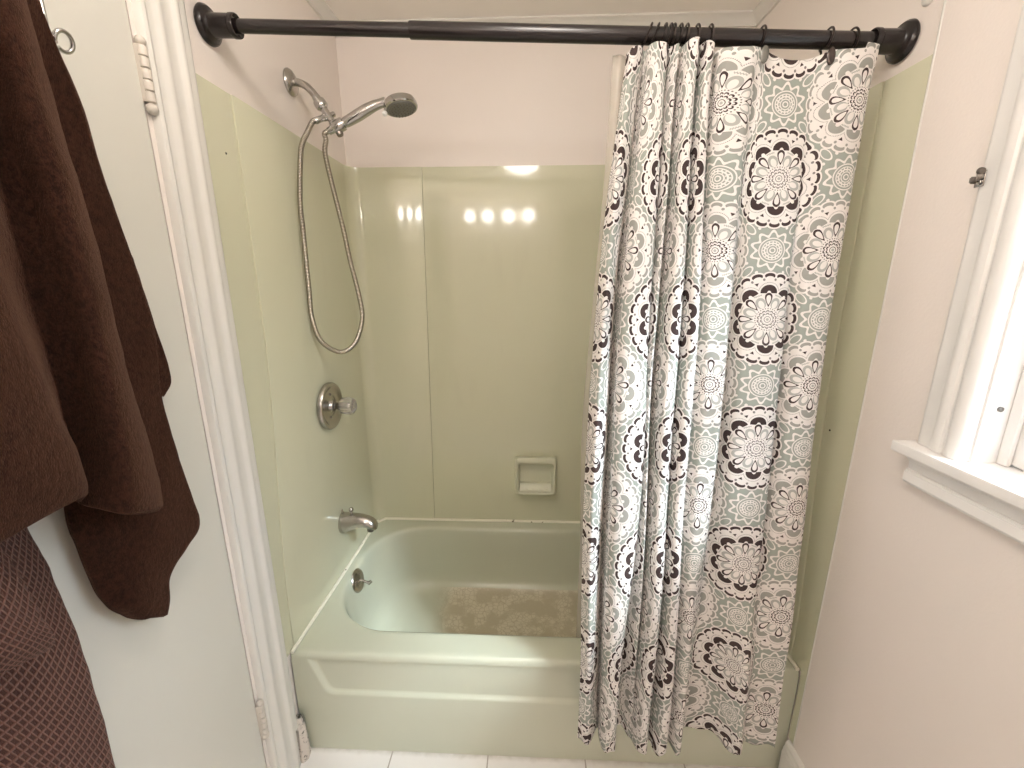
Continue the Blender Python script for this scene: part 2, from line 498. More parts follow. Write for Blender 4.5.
# window: casing, stool and apron, sashes and pane
wc = [(0,0), (0,.009), (.004,.013), (.010,.0145), (.030,.0145), (.034,.0165), (.039,.019), (.046,.020), (.053,.0185), (.056,.015), (.060,.015), (.064,.020), (.070,.0235), (.078,.024), (.085,.022), (.090,.017), (.092,.010), (.092,0)]
f = MB()
f.extrude(wc, lambda u, v, t: (WR - v, -.953 - u, t), WZ0+.001, WZ1+.092)
f.extrude(wc, lambda u, v, t: (WR - v, WY1 - .092 + u, t), WZ0+.001, WZ1+.092)
f.extrude(wc, lambda u, v, t: (WR - v, t, WZ1 + .092 - u), WY1-.092, -.953)
structure(f.build('trim_6', M['window_trim'], angle=35))
win = bpy.data.objects.new('window_1', None); COL.objects.link(win); win.location = (WR, -1.42, WZ0); structure(win)
f = MB(); f.box((WR-.043, -1.91, WZ0-.024), (1.60, WY1, WZ0)); f.box((WR-.043, WY0, WZ0-.024), (WR+.001, -.935, WZ0)); f.box((WR-.043, WY1, WZ0-.024), (1.60, WY0, WZ0)); f.box((WR-.043, -1.91, WZ0-.024), (WR, WY1, WZ0))
f = MB(); f.extrude([(WR-.041,-.022), (WR-.0435,-.020), (WR-.044,-.018), (WR-.044,-.004), (WR-.0435,-.0015), (WR-.041,0), (1.60,0), (1.60,-.024)], lambda u, v, t: (u, t, WZ0+v), WY1+.001, WY0-.001)
f.extrude([(WR-.041,-.022), (WR-.0435,-.020), (WR-.044,-.018), (WR-.044,-.004), (WR-.0435,-.0015), (WR-.041,0), (WR,0), (WR,-.024)], lambda u, v, t: (u, t, WZ0+v), WY0-.001, -.937)
f.extrude([(WR-.041,-.022), (WR-.0435,-.020), (WR-.044,-.018), (WR-.044,-.004), (WR-.0435,-.0015), (WR-.041,0), (WR,0), (WR,-.024)], lambda u, v, t: (u, t, WZ0+v), -1.91, WY1+.001)
f.build('stool', M['window_trim'], win, angle=35)
f = MB(); f.extrude([(0,-.023), (.026,-.023), (.026,-.029), (.022,-.032), (.0165,-.038), (.0145,-.046), (.0145,-.055), (.0185,-.0552), (.0185,-.060), (.0205,-.0602), (.0205,-.079), (.018,-.084), (.010,-.086), (0,-.086)], lambda u, v, t: (WR - u, t, WZ0 + v), -1.895, -.952)
f.build('apron', M['window_trim'], win, angle=22)
f = MB(); f.box((WR, WY0-.004, WZ0), (XO, WY0+.0, WZ1)); f.box((WR, WY1, WZ0), (XO, WY1+.004, WZ1)); f.box((WR, WY1, WZ1-.004), (XO, WY0, WZ1))
f.build('jamb', M['window_trim'], win, smooth=False)
def sash(x, z0, z1, nm):
    s = MB(); a, b_ = WY0-.005, WY1+.005
    s.box((x, a-.042, z0), (x+.032, a, z1)); s.box((x, b_, z0), (x+.032, b_+.042, z1))
    s.box((x, b_+.042, z0), (x+.032, a-.042, z0+.058)); s.box((x, b_+.042, z1-.036), (x+.032, a-.042, z1))
    o = s.build(nm, M['window_trim'], win, bevel=.003)
    p = MB(); p.box((x+.014, b_+.04, z0+.055), (x+.018, a-.04, z1-.034)); p = p.build('pane', M['glass'], o, smooth=False)
    return o
sash(1.562, WZ0+.004, 1.625, 'lower_sash'); sash(1.597, 1.590, WZ1-.005, 'upper_sash')
s = MB(); s.box((1.553, WY0-.022, WZ0), (1.561, WY0-.004, WZ1-.004)); s.box((1.553, WY1+.004, WZ0), (1.561, WY1+.022, WZ1-.004))
s.build('stop_bead', M['window_trim'], win, bevel=.002)
s = MB(); s.lathe([(.0045,0), (.0045,.003), (.002,.004)], (1.535, WY0-.004, 1.255), (0,-1,0), 14); s.build('screw_plug', M['darkmetal'], win)
# baseboard on the right wall
bb = [(0,0), (.016,0), (.016,.095), (.0135,.102), (.0135,.108), (.010,.116), (.0095,.126), (.005,.134), (0,.136)]
f = MB(); f.extrude(bb, lambda u, v, t: (WR - u, t, v), -.772, YB)
structure(f.build('baseboard_right', M['trim'], angle=18))

# ------------------------------------------------------------------ the tub surround: five green panels
def seam_l(z): return lerp(-.738, -.668, smooth((z - .45) / .95))
def seam_b(z): return .281 + (z - .375) * .012
zs = [HT + .0012 + (PT - HT - .0012) * i / 24 for i in range(25)]
def corner(right):
    X = (lambda x: W - x) if right else (lambda x: x)
    rings = []
    for z in zs:
        ys = seam_l(z) if not right else lerp(-.715, -.668, smooth((z - .4) / .9)); xs = seam_b(z)
        plan = [(0.0005, ys), (.0085, ys), (.010, ys + .004)]
        plan += [(.010, -.060)] + [(.010 + .050*(1 - math.cos(a*PI/24)), -.060 + .050*math.sin(a*PI/24)) for a in range(1, 12)] + [(.060, -.010)]
        plan += [(xs - .004, -.010), (xs, -.0085), (xs, -.0005), (.0005, -.0005)]
        rings.append([(X(x), y, z) for x, y in plan])
    m = MB(); m.loft(rings)
    return m.build('surround_panel', M['panel'], angle=35)
tag(corner(False), 'sage green corner panel folded around back-left corner behind the shower hose', 'wall panel', 'green surround panels')
tag(corner(True), 'sage green corner panel in back-right corner, mostly behind the shower curtain', 'wall panel', 'green surround panels')
def side(right):
    X = (lambda x: W - x) if right else (lambda x: x)
    rings = []
    for z in zs:
        ys = (seam_l(z) if not right else lerp(-.715, -.668, smooth((z - .4) / .9))) - .0012
        rings.append([(X(.0005), -.7785 if not right else -.788, z), (X(.0055), -.7785 if not right else -.788, z), (X(.0055), ys, z), (X(.0005), ys, z)])
    m = MB(); m.loft(rings)
    if right: m.box((1.5145, -.788, .138), (1.5195, -.7635, HT + .0012))
    return m.build('surround_panel', M['panel'], angle=35)
tag(side(False), 'narrow sage green panel strip along white door casing, left of tub', 'wall panel', 'green surround panels')
tag(side(True), 'narrow sage green panel strip on right wall beside curtain edge', 'wall panel', 'green surround panels')
m = MB(); m.loft([[(seam_b(z)+.0012, -.0005, z), (seam_b(z)+.0012, -.006, z), (W-seam_b(z)-.0012, -.006, z), (W-seam_b(z)-.0012, -.0005, z)] for z in zs])
back_panel = m.build('surround_panel', M['panel'], angle=35)
tag(back_panel, 'broad sage green back wall panel carrying the soap dish', 'wall panel', 'green surround panels')
for nm, p, ax, par in (('nail', (.0055, -.715, 1.765), (1,0,0), 2), ('nail', (W-.0055, -.665, 1.71), (-1,0,0), 3), ('nail', (W-.0055, -.70, 1.09), (-1,0,0), 3)):
    q = MB(); q.lathe([(.0028,0), (.0026,.001), (.001,.0016)], p, ax, 10)
    q.build(nm, M['bronze'], [o for o in COL.objects if o.name.startswith('surround_panel')][par])
# white sealant bead between tub and panels
f = MB()
bead = [(.012,-.760,HT+.003), (.012,-.70,HT+.004), (.016,-.40,HT+.004), (.016,-.07,HT+.004), (.026,-.042,HT+.004), (.044,-.023,HT+.004), (.07,-.016,HT+.004), (.30,-.015,HT+.004), (.76,-.013,HT+.004), (1.22,-.014,HT+.004), (1.46,-.016,HT+.004), (1.485,-.019,HT+.004), (1.498,-.034,HT+.004), (1.504,-.06,HT+.004), (1.504,-.40,HT+.004), (1.508,-.70,HT+.004), (1.508,-.758,HT+.003)]
f.tube(catmull(bead, 6), .0058, 8)
structure(f.build('trim_7', M['caulk']))

# ------------------------------------------------------------------ soap dish
sd = thing('soap_dish', 'green ceramic soap dish set in the back wall panel above tub', 'soap dish', (.757, -.006, .62))
def rr(x0, x1, z0, z1, r, y, k=7):
    out = []
    for cx, cz, a0 in ((x1-r, z1-r, 0), (x0+r, z1-r, 90), (x0+r, z0+r, 180), (x1-r, z0+r, 270)):
        for i in range(k):
            a = math.radians(a0 + 90*i/(k-1)); out.append((cx + r*math.cos(a), y, cz + r*math.sin(a)))
    return out
m = MB()
m.loft([rr(.662,.850,.527,.702,.008,-.006), rr(.664,.848,.529,.706,.010,-.014), rr(.665,.848,.531,.714,.014,-.042), rr(.668,.846,.534,.714,.014,-.050), rr(.672,.842,.537,.711,.014,-.053),
        rr(.676,.838,.543,.690,.016,-.053), rr(.679,.835,.546,.686,.016,-.050), rr(.682,.832,.549,.683,.016,-.020), rr(.686,.828,.553,.680,.016,-.012)], True, (True, True))
m.build('frame', M['soap'], sd, angle=50)
m = MB()
m.extrude([(-.0125,.580), (-.024,.582), (-.028,.580), (-.046,.556), (-.048,.550), (-.0125,.550)], lambda u, v, t: (t, u, v), .686, .828)
for i in range(4):
    x = .712 + i*.030
    m.extrude([(-.030,.5805), (-.031,.5805), (-.045,.5625), (-.043,.557)], lambda u, v, t: (t, u, v), x, x+.010)
m.build('tray', M['soap'], sd, angle=40)

# ------------------------------------------------------------------ bathtub
tub = thing('bathtub', 'sage green built-in bathtub with sunken apron panel and worn floor', 'bathtub', (.76, -.38, 0))
def ring(x0, x1, y0, y1, z, rl, rR=None, k=14, s=10):
    rR = rl if rR is None else rR; out = []
    cs = [(x1-rR, y1-rR, 0, rR), (x0+rl, y1-rl, 90, rl), (x0+rl, y0+rl, 180, rl), (x1-rR, y0+rR, 270, rR)]
    for ci, (cx, cy, a0, r) in enumerate(cs):
        arc = [(cx + r*math.cos(math.radians(a0+90*i/(k-1))), cy + r*math.sin(math.radians(a0+90*i/(k-1)))) for i in range(k)]
        out += arc
        nx, ny, na, nr = cs[(ci+1) % 4]; b_ = (nx + nr*math.cos(math.radians(na)), ny + nr*math.sin(math.radians(na)))
        for i in range(1, s): out.append((lerp(arc[-1][0], b_[0], i/s), lerp(arc[-1][1], b_[1], i/s)))
    return [(x, y, z(x, y) if callable(z) else z) for x, y in out]
RG = [ring(.004,1.516,-.742,-.002,.352,.004), ring(.004,1.516,-.757,-.002,.352,.004), ring(.004,1.516,-.757,-.002,.361,.004), ring(.004,1.516,-.7555,-.002,.3675,.004), ring(.004,1.516,-.7515,-.002,.3725,.005),
      ring(.005,1.515,-.7455,-.003,.3748,.006), ring(.012,1.508,-.735,-.010,.375,.012),
      ring(.034,1.448,-.676,-.060,.3752,.225,.16), ring(.044,1.438,-.668,-.070,.374,.220,.155), ring(.051,1.431,-.661,-.076,.370,.215,.15), ring(.055,1.427,-.657,-.080,.362,.212,.15),
      ring(.060,1.418,-.654,-.083,.345,.21,.15), ring(.072,1.385,-.648,-.089,.29,.205,.15), ring(.086,1.345,-.641,-.096,.225,.20,.15), ring(.102,1.30,-.632,-.104,.165,.19,.15),
      ring(.118,1.27,-.622,-.114,.128,.18,.15), ring(.140,1.245,-.606,-.132,.104,.17,.15), ring(.172,1.215,-.585,-.158,.092,.16,.15), ring(.215,1.17,-.55,-.20,.0885,.14,.12),
      ring(.32,1.05,-.47,-.30,.087,.07,.07)]
m = MB(); m.loft(RG, True, (False, True)); m.build('basin', M['tub'], tub, angle=60)
def apron_y(x, z):
    xl = .101 - (z - .235) * .36
    d1 = z - .222 + (x - .4) * .004; d2 = (x - xl) * .94; d3 = (W - xl - x) * .94
    k = .022
    def smin(a, b_): h = max(k - abs(a-b_), 0) / k; return min(a, b_) - h*h*k*.25
    d = smin(smin(d1, d2), d3)
    return -.757 + .011 * smooth((d + .002) / .010)
m = MB(); NX, NZ = 300, 90
m.grid([[(.004 + 1.512*i/NX, apron_y(.004 + 1.512*i/NX, .352*j/NZ), .352*j/NZ) for i in range(NX+1)] for j in range(NZ+1)])
m.box((.004, -.750, 0), (.02, -.70, .352)); m.box((1.50, -.750, 0), (1.516, -.70, .352))
m.extrude([(-.753,.0), (-.74,.0), (-.74,.345), (-.750,.345)], lambda u, v, t: (t, u + .008, v), .03, 1.49)
m.build('apron', M['tub'], tub, angle=60)
ax = Vector((.975, 0, .222)).normalized(); oc = Vector((.0605, -.392, .338))
m = MB(); m.lathe([(.044,0), (.045,.003), (.042,.007), (.036,.0095), (.026,.008), (.020,.009), (.012,.011), (.003,.0115)], oc, ax, 40)
ov = m.build('overflow_plate', M['nickel'], tub, angle=40)
m = MB(); p = oc + ax*.008
m.tube([p, p + Vector((.012,0,.001)), p + Vector((.026,0,-.006)), p + Vector((.038,.0,-.010))], [.0055,.0045,.0045,.0068], 12)
m.tube([p + Vector((.036,-.003,-.014)), p + Vector((.046,.003,-.005))], [.006,.007], 12)
m.build('lever', M['nickel'], ov)
for dz in (-.029, .029):
    m = MB(); m.lathe([(.005,0), (.0048,.002), (.002,.0035)], oc + ax*.0085 + Vector((0,0,dz)), ax, 14); m.build('screw', M['darkmetal'], ov)

# ------------------------------------------------------------------ mixer valve and spout
V = Vector((.0105, -.374, 1.043))
vt = thing('shower_valve', 'round chrome mixer valve with clear faceted knob on left panel', 'faucet', V)
m = MB(); m.lathe([(.081,0), (.0845,.004), (.0845,.012), (.081,.018), (.075,.0195), (.069,.017), (.063,.011), (.050,.008), (.036,.010), (.030,.013)], V, (1,0,0), 56, (True, True))
m.build('escutcheon', M['nickel'], vt, angle=35)
m = MB(); m.lathe([(.026,.008), (.026,.013), (.020,.018), (.017,.024), (.0175,.032), (.013,.034), (.013,.046)], V, (1,0,0), 32); m.build('stem', M['chrome'], vt, angle=35)
m = MB(); m.lathe([(.013,.044), (.023,.046), (.0300,.055), (.0325,.068), (.0315,.082), (.027,.093), (.018,.099)], V, (1,0,0), 10); kn = m.build('knob', M['acrylic'], vt, smooth=False, bevel=.0015, seg=2)
m = MB(); m.lathe([(.006,.048), (.0085,.052), (.0085,.074), (.005,.078)], V, (1,0,0), 12); m.build('knob_core', M['chrome'], kn)
for dz, dy in ((-.040,-.006), (.040,.006)):
    m = MB(); m.lathe([(.005,0), (.0048,.0025), (.002,.004)], V + Vector((.0085, dy, dz)), (1,0,0), 12); m.build('screw', M['darkmetal'], vt)
S = Vector((.0108, -.362, .572))
sp = thing('tub_spout', 'brushed metal tub spout with pull-up diverter just above bathtub', 'faucet', S)
def ell_ring(x, cz, ry, rz, n=28, flat=0.):
    out = []
    for i in range(n):
        a = 2*PI*i/n; cy, sz = math.cos(a), math.sin(a)
        out.append((S.x + x, S.y + ry*cy, S.z + cz + rz*sz*(1 - flat*(sz < 0))))
    return out
m = MB()
m.loft([ell_ring(-.0005,.0,.034,.041), ell_ring(.004,.0,.036,.042), ell_ring(.012,.001,.035,.0405), ell_ring(.03,.004,.033,.036), ell_ring(.055,.008,.030,.030,28,.05), ell_ring(.080,.009,.028,.026,28,.1), ell_ring(.100,.005,.0265,.0245,28,.05), ell_ring(.116,-.001,.0245,.0235), ell_ring(.127,-.007,.021,.020), ell_ring(.133,-.011,.014,.013), ell_ring(.134,-.012,.004,.004)])
body = m.build('body', M['nickel'], sp, angle=60)
m = MB(); m.lathe([(.013,0), (.0135,.010), (.011,.012), (.010,.006)], S + Vector((.108, 0, -.032)), (.1,0,1), 24); m.build('outlet', M['darkmetal'], body)
m = MB(); m.lathe([(.004,0), (.004,.012), (.007,.014), (.0092,.019), (.008,.025), (.004,.0285), (.001,.029)], S + Vector((.040, 0, .036)), (0,0,1), 18); m.build('diverter_knob', M['chrome'], sp)
m = MB(); m.loft([[(S.x+.002, S.y-.004, S.z+.040), (S.x+.010, S.y-.004, S.z+.040), (S.x+.010, S.y+.004, S.z+.040), (S.x+.002, S.y+.004, S.z+.040)], [(S.x+.003, S.y-.003, S.z+.056), (S.x+.006, S.y-.003, S.z+.056), (S.x+.006, S.y+.003, S.z+.056), (S.x+.003, S.y+.003, S.z+.056)]])
m.build('lift_tab', M['nickel'], sp, bevel=.001)

# ------------------------------------------------------------------ hand shower
SY = -.37
sh = thing('hand_shower', 'chrome hand shower on wall arm with looping metal hose', 'shower head', (0, SY, 2.051))
m = MB(); m.lathe([(.036,.0), (.0365,.003), (.034,.008), (.026,.013), (.016,.016), (.012,.017)], (0, SY, 2.051), (1,0,0), 40); m.build('wall_flange', M['nickel'], sh, angle=40)
arm = catmull([(.0,SY,2.051), (.022,SY,2.0515), (.045,SY,2.043), (.060,SY,2.031), (.072,SY,2.017), (.080,SY,2.005)], 6)
m = MB(); m.tube(arm, .0108, 18); m.build('wall_arm', M['nickel'], sh)
D = Vector((.54, 0, -.84)).normalized(); A0 = Vector((.075, SY, 2.012))
m = MB(); m.lathe([(.012,0), (.0125,.006), (.012,.010), (.0175,.014), (.0185,.018), (.0185,.030), (.0170,.034), (.0130,.037), (.0115,.040)], A0, D, 24); m.build('swivel_nut', M['chrome'], sh, angle=30)
m = MB(); m.lathe([(.0100,.036), (.0105,.040), (.0105,.080), (.0135,.083), (.0135,.104), (.010,.107)], A0, D, 24); dv = m.build('diverter_body', M['chrome'], sh, angle=30)
P0 = A0 + D*.062; OUT = Vector((-.62, -.62, -.48)).normalized()
m = MB(); m.lathe([(.008,.004), (.0085,.010), (.0105,.012), (.0105,.017), (.0085,.019), (.0085,.028), (.0092,.030), (.0092,.046), (.0075,.049)], P0, OUT, 20); m.build('hose_outlet', M['chrome'], dv, angle=30)
m = MB(); m.lathe([(.006,.0), (.0075,.012), (.0075,.020), (.004,.023)], P0, -OUT, 16); m.build('flow_button', M['chrome'], dv, angle=30)
H0 = Vector((.118, SY, 1.924)); H1 = Vector((.284, SY, 1.996)); HA = (H1 - H0).normalized(); UP = Vector((-HA.z, 0, HA.x))
# bracket clip that holds the wand
m = MB(); m.lathe([(.0175,.004), (.0185,.007), (.0185,.036), (.017,.039)], H0, HA, 24); m.build('bracket', M['chrome'], sh, angle=30)
m = MB(); m.lathe([(.009,0), (.011,.006), (.010,.020)], H0 - UP*.026 + HA*.014, UP, 16); m.build('bracket_screw', M['darkmetal'], sh, angle=30)
def on(t, up=0): return H0 + (H1 - H0)*t + UP*up
m = MB(); m.tube([on(-.08), on(0), on(.16), on(.22), on(.26), on(.34), on(.5,.001), (on(.66,.003)), on(.82,.003), on(.94,0), on(1.02,-.002)], [.0105,.0118,.0122,.0125,.0150,.0155,.0168,.0165,.0145,.0125,.0130], 24)
wand = m.build('wand', M['chrome'], sh)
HN = Vector((.20, -.09, -.975)).normalized(); HC = Vector((.331, SY, 1.988))
m = MB(); m.lathe([(.004,-.016), (.022,-.0152), (.037,-.0125), (.0455,-.008), (.0495,.001), (.0505,.010), (.0485,.0135), (.044,.014)], HC, HN, 44, (True, True)); head = m.build('spray_head', M['chrome'], sh, angle=35)
m = MB(); m.lathe([(.0445,.0130), (.043,.0160), (.038,.0172), (.001,.0176)], HC, HN, 40); m.build('face_plate', M['rubber'], head, angle=35)
m = MB()
u_ = HN.orthogonal().normalized(); w_ = HN.cross(u_)
for rr_, nn in ((.010,6), (.020,12), (.029,18), (.037,24)):
    for i in range(nn):
        a = 2*PI*i/nn + rr_*50; c_ = HC + HN*.0172 + (u_*math.cos(a) + w_*math.sin(a))*rr_
        m.lathe([(.0019,0), (.0016,.0022), (.0007,.0026)], c_, HN, 7)
m.build('nozzles', M['nickel'], head)
m = MB(); m.lathe([(.005,0), (.007,.004), (.0075,.008), (.005,.012), (.001,.013)], HC - HA*.046 + Vector((0,-.012,-.006)), (-.3,-.5,-.8), 14); m.build('mode_button', M['white_plastic'], head)
def tube_uv(m, pts, rad, n=14):
    pts = [Vector(p) for p in pts]; N = len(pts); L = 0; G = []; UVS = []; U = None
    for i in range(N):
        t = (pts[min(i+1,N-1)] - pts[max(i-1,0)]).normalized()
        if U is None: U = t.orthogonal().normalized()
        U = (U - t*U.dot(t)).normalized(); w = t.cross(U)
        if i: L += (pts[i]-pts[i-1]).length
        G.append([pts[i] + (U*math.cos(2*PI*k/n) + w*math.sin(2*PI*k/n))*rad for k in range(n+1)]); UVS.append([(k/n, L) for k in range(n+1)])
    m.grid(G, UVS)
HOSE = [(0.0651, -0.432, 1.8925), (0.0532, -0.438, 1.8671), (0.045, -0.442, 1.8314), (0.0292, -0.443, 1.7107), (0.0275, -0.442, 1.6254), (0.0258, -0.441, 1.5371), (0.023, -0.438, 1.4457), (0.0209, -0.435, 1.3573), (0.0372, -0.425, 1.2813), (0.0904, -0.41, 1.2425), (0.1387, -0.397, 1.2712), (0.1654, -0.388, 1.3438), (0.1627, -0.383, 1.4123), (0.1389, -0.378, 1.5398), (0.1241, -0.375, 1.6385), (0.1094, -0.374, 1.7222), (0.095, -0.373, 1.8037), (0.0884, -0.373, 1.8604), (0.0947, -0.372, 1.8941)]
hs = [tuple(P0 + OUT*.040), tuple(P0 + OUT*.056)] + HOSE + [tuple(on(-.16)), tuple(on(-.06))]
m = MB(); tube_uv(m, catmull(hs, 10), .0076, 14); m.build('hose', M['hose'], sh, merge=False, angle=80)

# ------------------------------------------------------------------ curtain rod, rings, curtain and liner
RA = Vector((.0015, -.712, 2.024)); RB = Vector((1.5185, -.699, 1.966)); RD = (RB - RA).normalized(); RL = (RB - RA).length
def rod(x): return RA + (RB - RA) * ((x - RA.x) / (RB.x - RA.x))
rt = thing('curtain_rod', 'dark bronze tension rod spanning the alcove between two round flanges', 'curtain rod', RA)
m = MB(); m.lathe([(.0135,.03), (.0135,.47)], RA, RD, 24); m.build('inner_tube', M['bronze'], rt, angle=30)
m = MB(); m.lathe([(.0135,.455), (.0160,.455), (.0166,.457), (.0166,RL-.03), (.0135,RL-.03)], RA, RD, 24); m.build('outer_tube', M['bronze'], rt, angle=30)
fl = [(.037,0), (.0385,.003), (.0375,.008), (.034,.012), (.026,.0145), (.0235,.017), (.0225,.022), (.0222,.058), (.0235,.060), (.0235,.069), (.0225,.071), (.0205,.071), (.0160,.066)]
m = MB(); m.lathe(fl, RA, RD, 40); m.build('end_flange', M['bronze'], rt, angle=30)
m = MB(); m.lathe(fl, RB, -RD, 40); m.build('end_flange', M['bronze'], rt, angle=30)

# fold lines of the cloth: (x, distance towards the room) at the rod, half way and at the hem
FOLD = [((.925,.000),(.868,.000),(.870,.005)), ((.935,.018),(.887,.028),(.893,.020)), ((.955,.000),(.912,.000),(.918,-.010)), ((.968,-.018),(.926,-.040),(.932,-.035)),
 ((.972,.008),(.931,.020),(.930,.010)), ((.985,.022),(.958,.036),(.945,.040)), ((1.005,.015),(.998,.030),(.968,.035)), ((1.012,-.005),(1.003,-.005),(.976,.000)),
 ((1.010,-.020),(.995,-.045),(.985,-.035)), ((1.018,-.005),(1.005,-.010),(1.005,-.030)), ((1.030,.012),(1.018,.012),(1.025,.000)), ((1.040,-.015),(1.030,-.035),(1.022,-.030)),
 ((1.052,.018),(1.045,.025),(1.040,.035)), ((1.070,.018),(1.072,.020),(1.062,.030)), ((1.078,-.018),(1.076,-.026),(1.068,-.030)), ((1.088,.015),(1.090,.020),(1.088,.040)),
 ((1.103,.012),(1.110,.025),(1.112,.035)), ((1.113,-.020),(1.122,-.006),(1.120,-.010)), ((1.122,.000),(1.140,.012),(1.138,.030)), ((1.140,.012),(1.160,.015),(1.152,.028)),
 ((1.180,.016),(1.183,.012),(1.163,-.020)), ((1.205,.004),(1.203,-.026),(1.200,-.035)), ((1.226,-.004),(1.219,.012),(1.250,-.030)), ((1.275,-.010),(1.268,.024),(1.282,.010)),
 ((1.316,-.010),(1.312,.012),(1.305,.035)), ((1.344,.000),(1.322,-.020),(1.322,.020)), ((1.380,.014),(1.345,.012),(1.340,-.005)), ((1.422,.010),(1.385,.018),(1.385,.000)),
 ((1.443,.002),(1.412,.006),(1.420,.005)), ((1.440,-.012),(1.410,-.012),(1.418,-.004)), ((1.425,-.016),(1.395,-.018),(1.405,-.008))]
SUB = 12
top = catmull([f_[0] for f_ in FOLD], SUB); mid = catmull([f_[1] for f_ in FOLD], SUB); bot = catmull([f_[2] for f_ in FOLD], SUB)
arc = [0.]
for i in range(1, len(mid)): arc.append(arc[-1] + math.hypot(mid[i][0]-mid[i-1][0], mid[i][1]-mid[i-1][1]))
KEY = [(0, -.915), (3, -.80), (7, -.62), (13.6, -.315), (18.5, -.1525), (23, 0), (27, .1525), (30, .215)]
arc = []
for i in range(len(mid)):
    t = i / SUB
    for (i0, a0), (i1, a1) in zip(KEY[:-1], KEY[1:]):
        if i0 <= t <= i1 + 1e-9:
            seg = [math.hypot(mid[k+1][0]-mid[k][0], mid[k+1][1]-mid[k][1]) for k in range(int(i0*SUB), min(int(i1*SUB), len(mid)-1))]
            arc.append(a0 + (a1-a0) * sum(seg[:i-int(i0*SUB)]) / sum(seg)); break
s0 = 0
RINGS = [(.981,-.030,0), (.996,-.028,0), (1.011,-.012,0), (1.022,-.010,0), (1.029,-.006,0), (1.043,-.004,0), (1.056,-.004,0), (1.078,.002,0), (1.106,.002,0), (1.217,-.006,1), (1.358,-.010,2), (1.407,.004,0)]
hang = sorted([x + dx for x, dx, _ in RINGS])
def top_z(x):
    base = rod(x).z - .034 + .010*math.exp(-((x-1.07)/.03)**2)
    if x <= hang[0]: return base - .6*(hang[0]-x)
    if x >= hang[-1]: return base + .010 - .5*(x - hang[-1])*0 
    for a, b_ in zip(hang[:-1], hang[1:]):
        if a <= x <= b_:
            t = (x-a)/(b_-a); return base - .8*(b_-a)*(b_-a)*4*t*(1-t)*(.45 if x < 1.22 else 1)
def base_y(z): return -.724 - .010*math.exp(-((z-1.94)/.05)**2) - .115 * smooth_lin((1.93 - z) / 1.55)
def smooth_lin(t): return min(1., max(0., t)) if t < .8 else .8 + .2*math.sin(min((t-.8)/.4, 1)*PI/2)*.9
HEM = .200
G = []; UVS = []
NR = 110
for r in range(NR+1):
    row = []; ur = []
    for i in range(len(top)):
        zt = top_z(top[i][0]); z = zt + (HEM + .006*math.sin(i*.31) - zt) * (r/NR)
        q = (1.93 - z) / 1.73
        if q < .5: w_ = math.sin(min(1., max(0., q)*2)*PI/2)**1.1 if q > 0 else 0; x = lerp(top[i][0], mid[i][0], w_); d_ = lerp(top[i][1], mid[i][1], w_)
        else: w_ = smooth((q-.5)*2); x = lerp(mid[i][0], bot[i][0], w_); d_ = lerp(mid[i][1], bot[i][1], w_)
        n_ = noise.noise(Vector((arc[i]*9., z*5., 3.))) * .006 * smooth(q*6)
        lx = .004 * math.sin(z*7 + arc[i]*8) * smooth(q*5)
        row.append((x + lx*.6, base_y(z) - d_ - n_, z)); ur.append((arc[i] - s0, z - .158*0 + .0))
    G.append(row); UVS.append(ur)
VOFF = 1.385
UVS = [[(a, b_ - VOFF) for a, b_ in r] for r in UVS]
m = MB(); m.grid(G, UVS)
cur = m.build('shower_curtain', M['curtain'], merge=False, angle=180)
tag(cur, 'printed fabric shower curtain with brown and grey medallions, bunched left', 'shower curtain')
md = cur.modifiers.new('thickness', 'SOLIDIFY'); md.thickness = .0008; md.offset = 0
# liner, behind the cloth and inside the tub
LF = [(.912,.0), (.928,.010), (.945,-.004), (.962,.010), (.978,-.006), (.996,.010), (1.012,-.006), (1.03,.010), (1.048,-.006), (1.066,.010), (1.085,-.005), (1.105,.006), (1.16,-.004), (1.22,.006), (1.29,-.006), (1.36,.006), (1.41,-.002), (1.452,.004)]
LT = catmull(LF, 8)
G = []
for r in range(61):
    row = []
    for i, (x, d_) in enumerate(LT):
        lift = 0
        for a in (1.165, 1.425, 1.06, 1.085): lift = max(lift, .021 * math.exp(-((x-a)/.022)**2))
        zt = rod(x).z - .026 + lift * .6; z = lerp(zt, .19, r/60); q = (zt - z)/1.75
        xx = .872 + (x - .912) * lerp(1., .995, q) + .034 * (1 - smooth(q*1.6)) + .016 * smooth((q-.45)*3); 
        y = -.676 + .070 * min(1, q*1.2) - d_ * (1.6 if q > .1 else .6 + 10*q)
        y = max(y, -.60) if False else y
        row.append((xx, y, z))
    G.append(row)
m = MB(); m.grid(G); lin = m.build('shower_liner', M['liner'], angle=180)
tag(lin, 'clear vinyl shower liner hanging inside the tub behind printed curtain', 'shower liner')
md = lin.modifiers.new('thickness', 'SOLIDIFY'); md.thickness = .0006; md.offset = 0
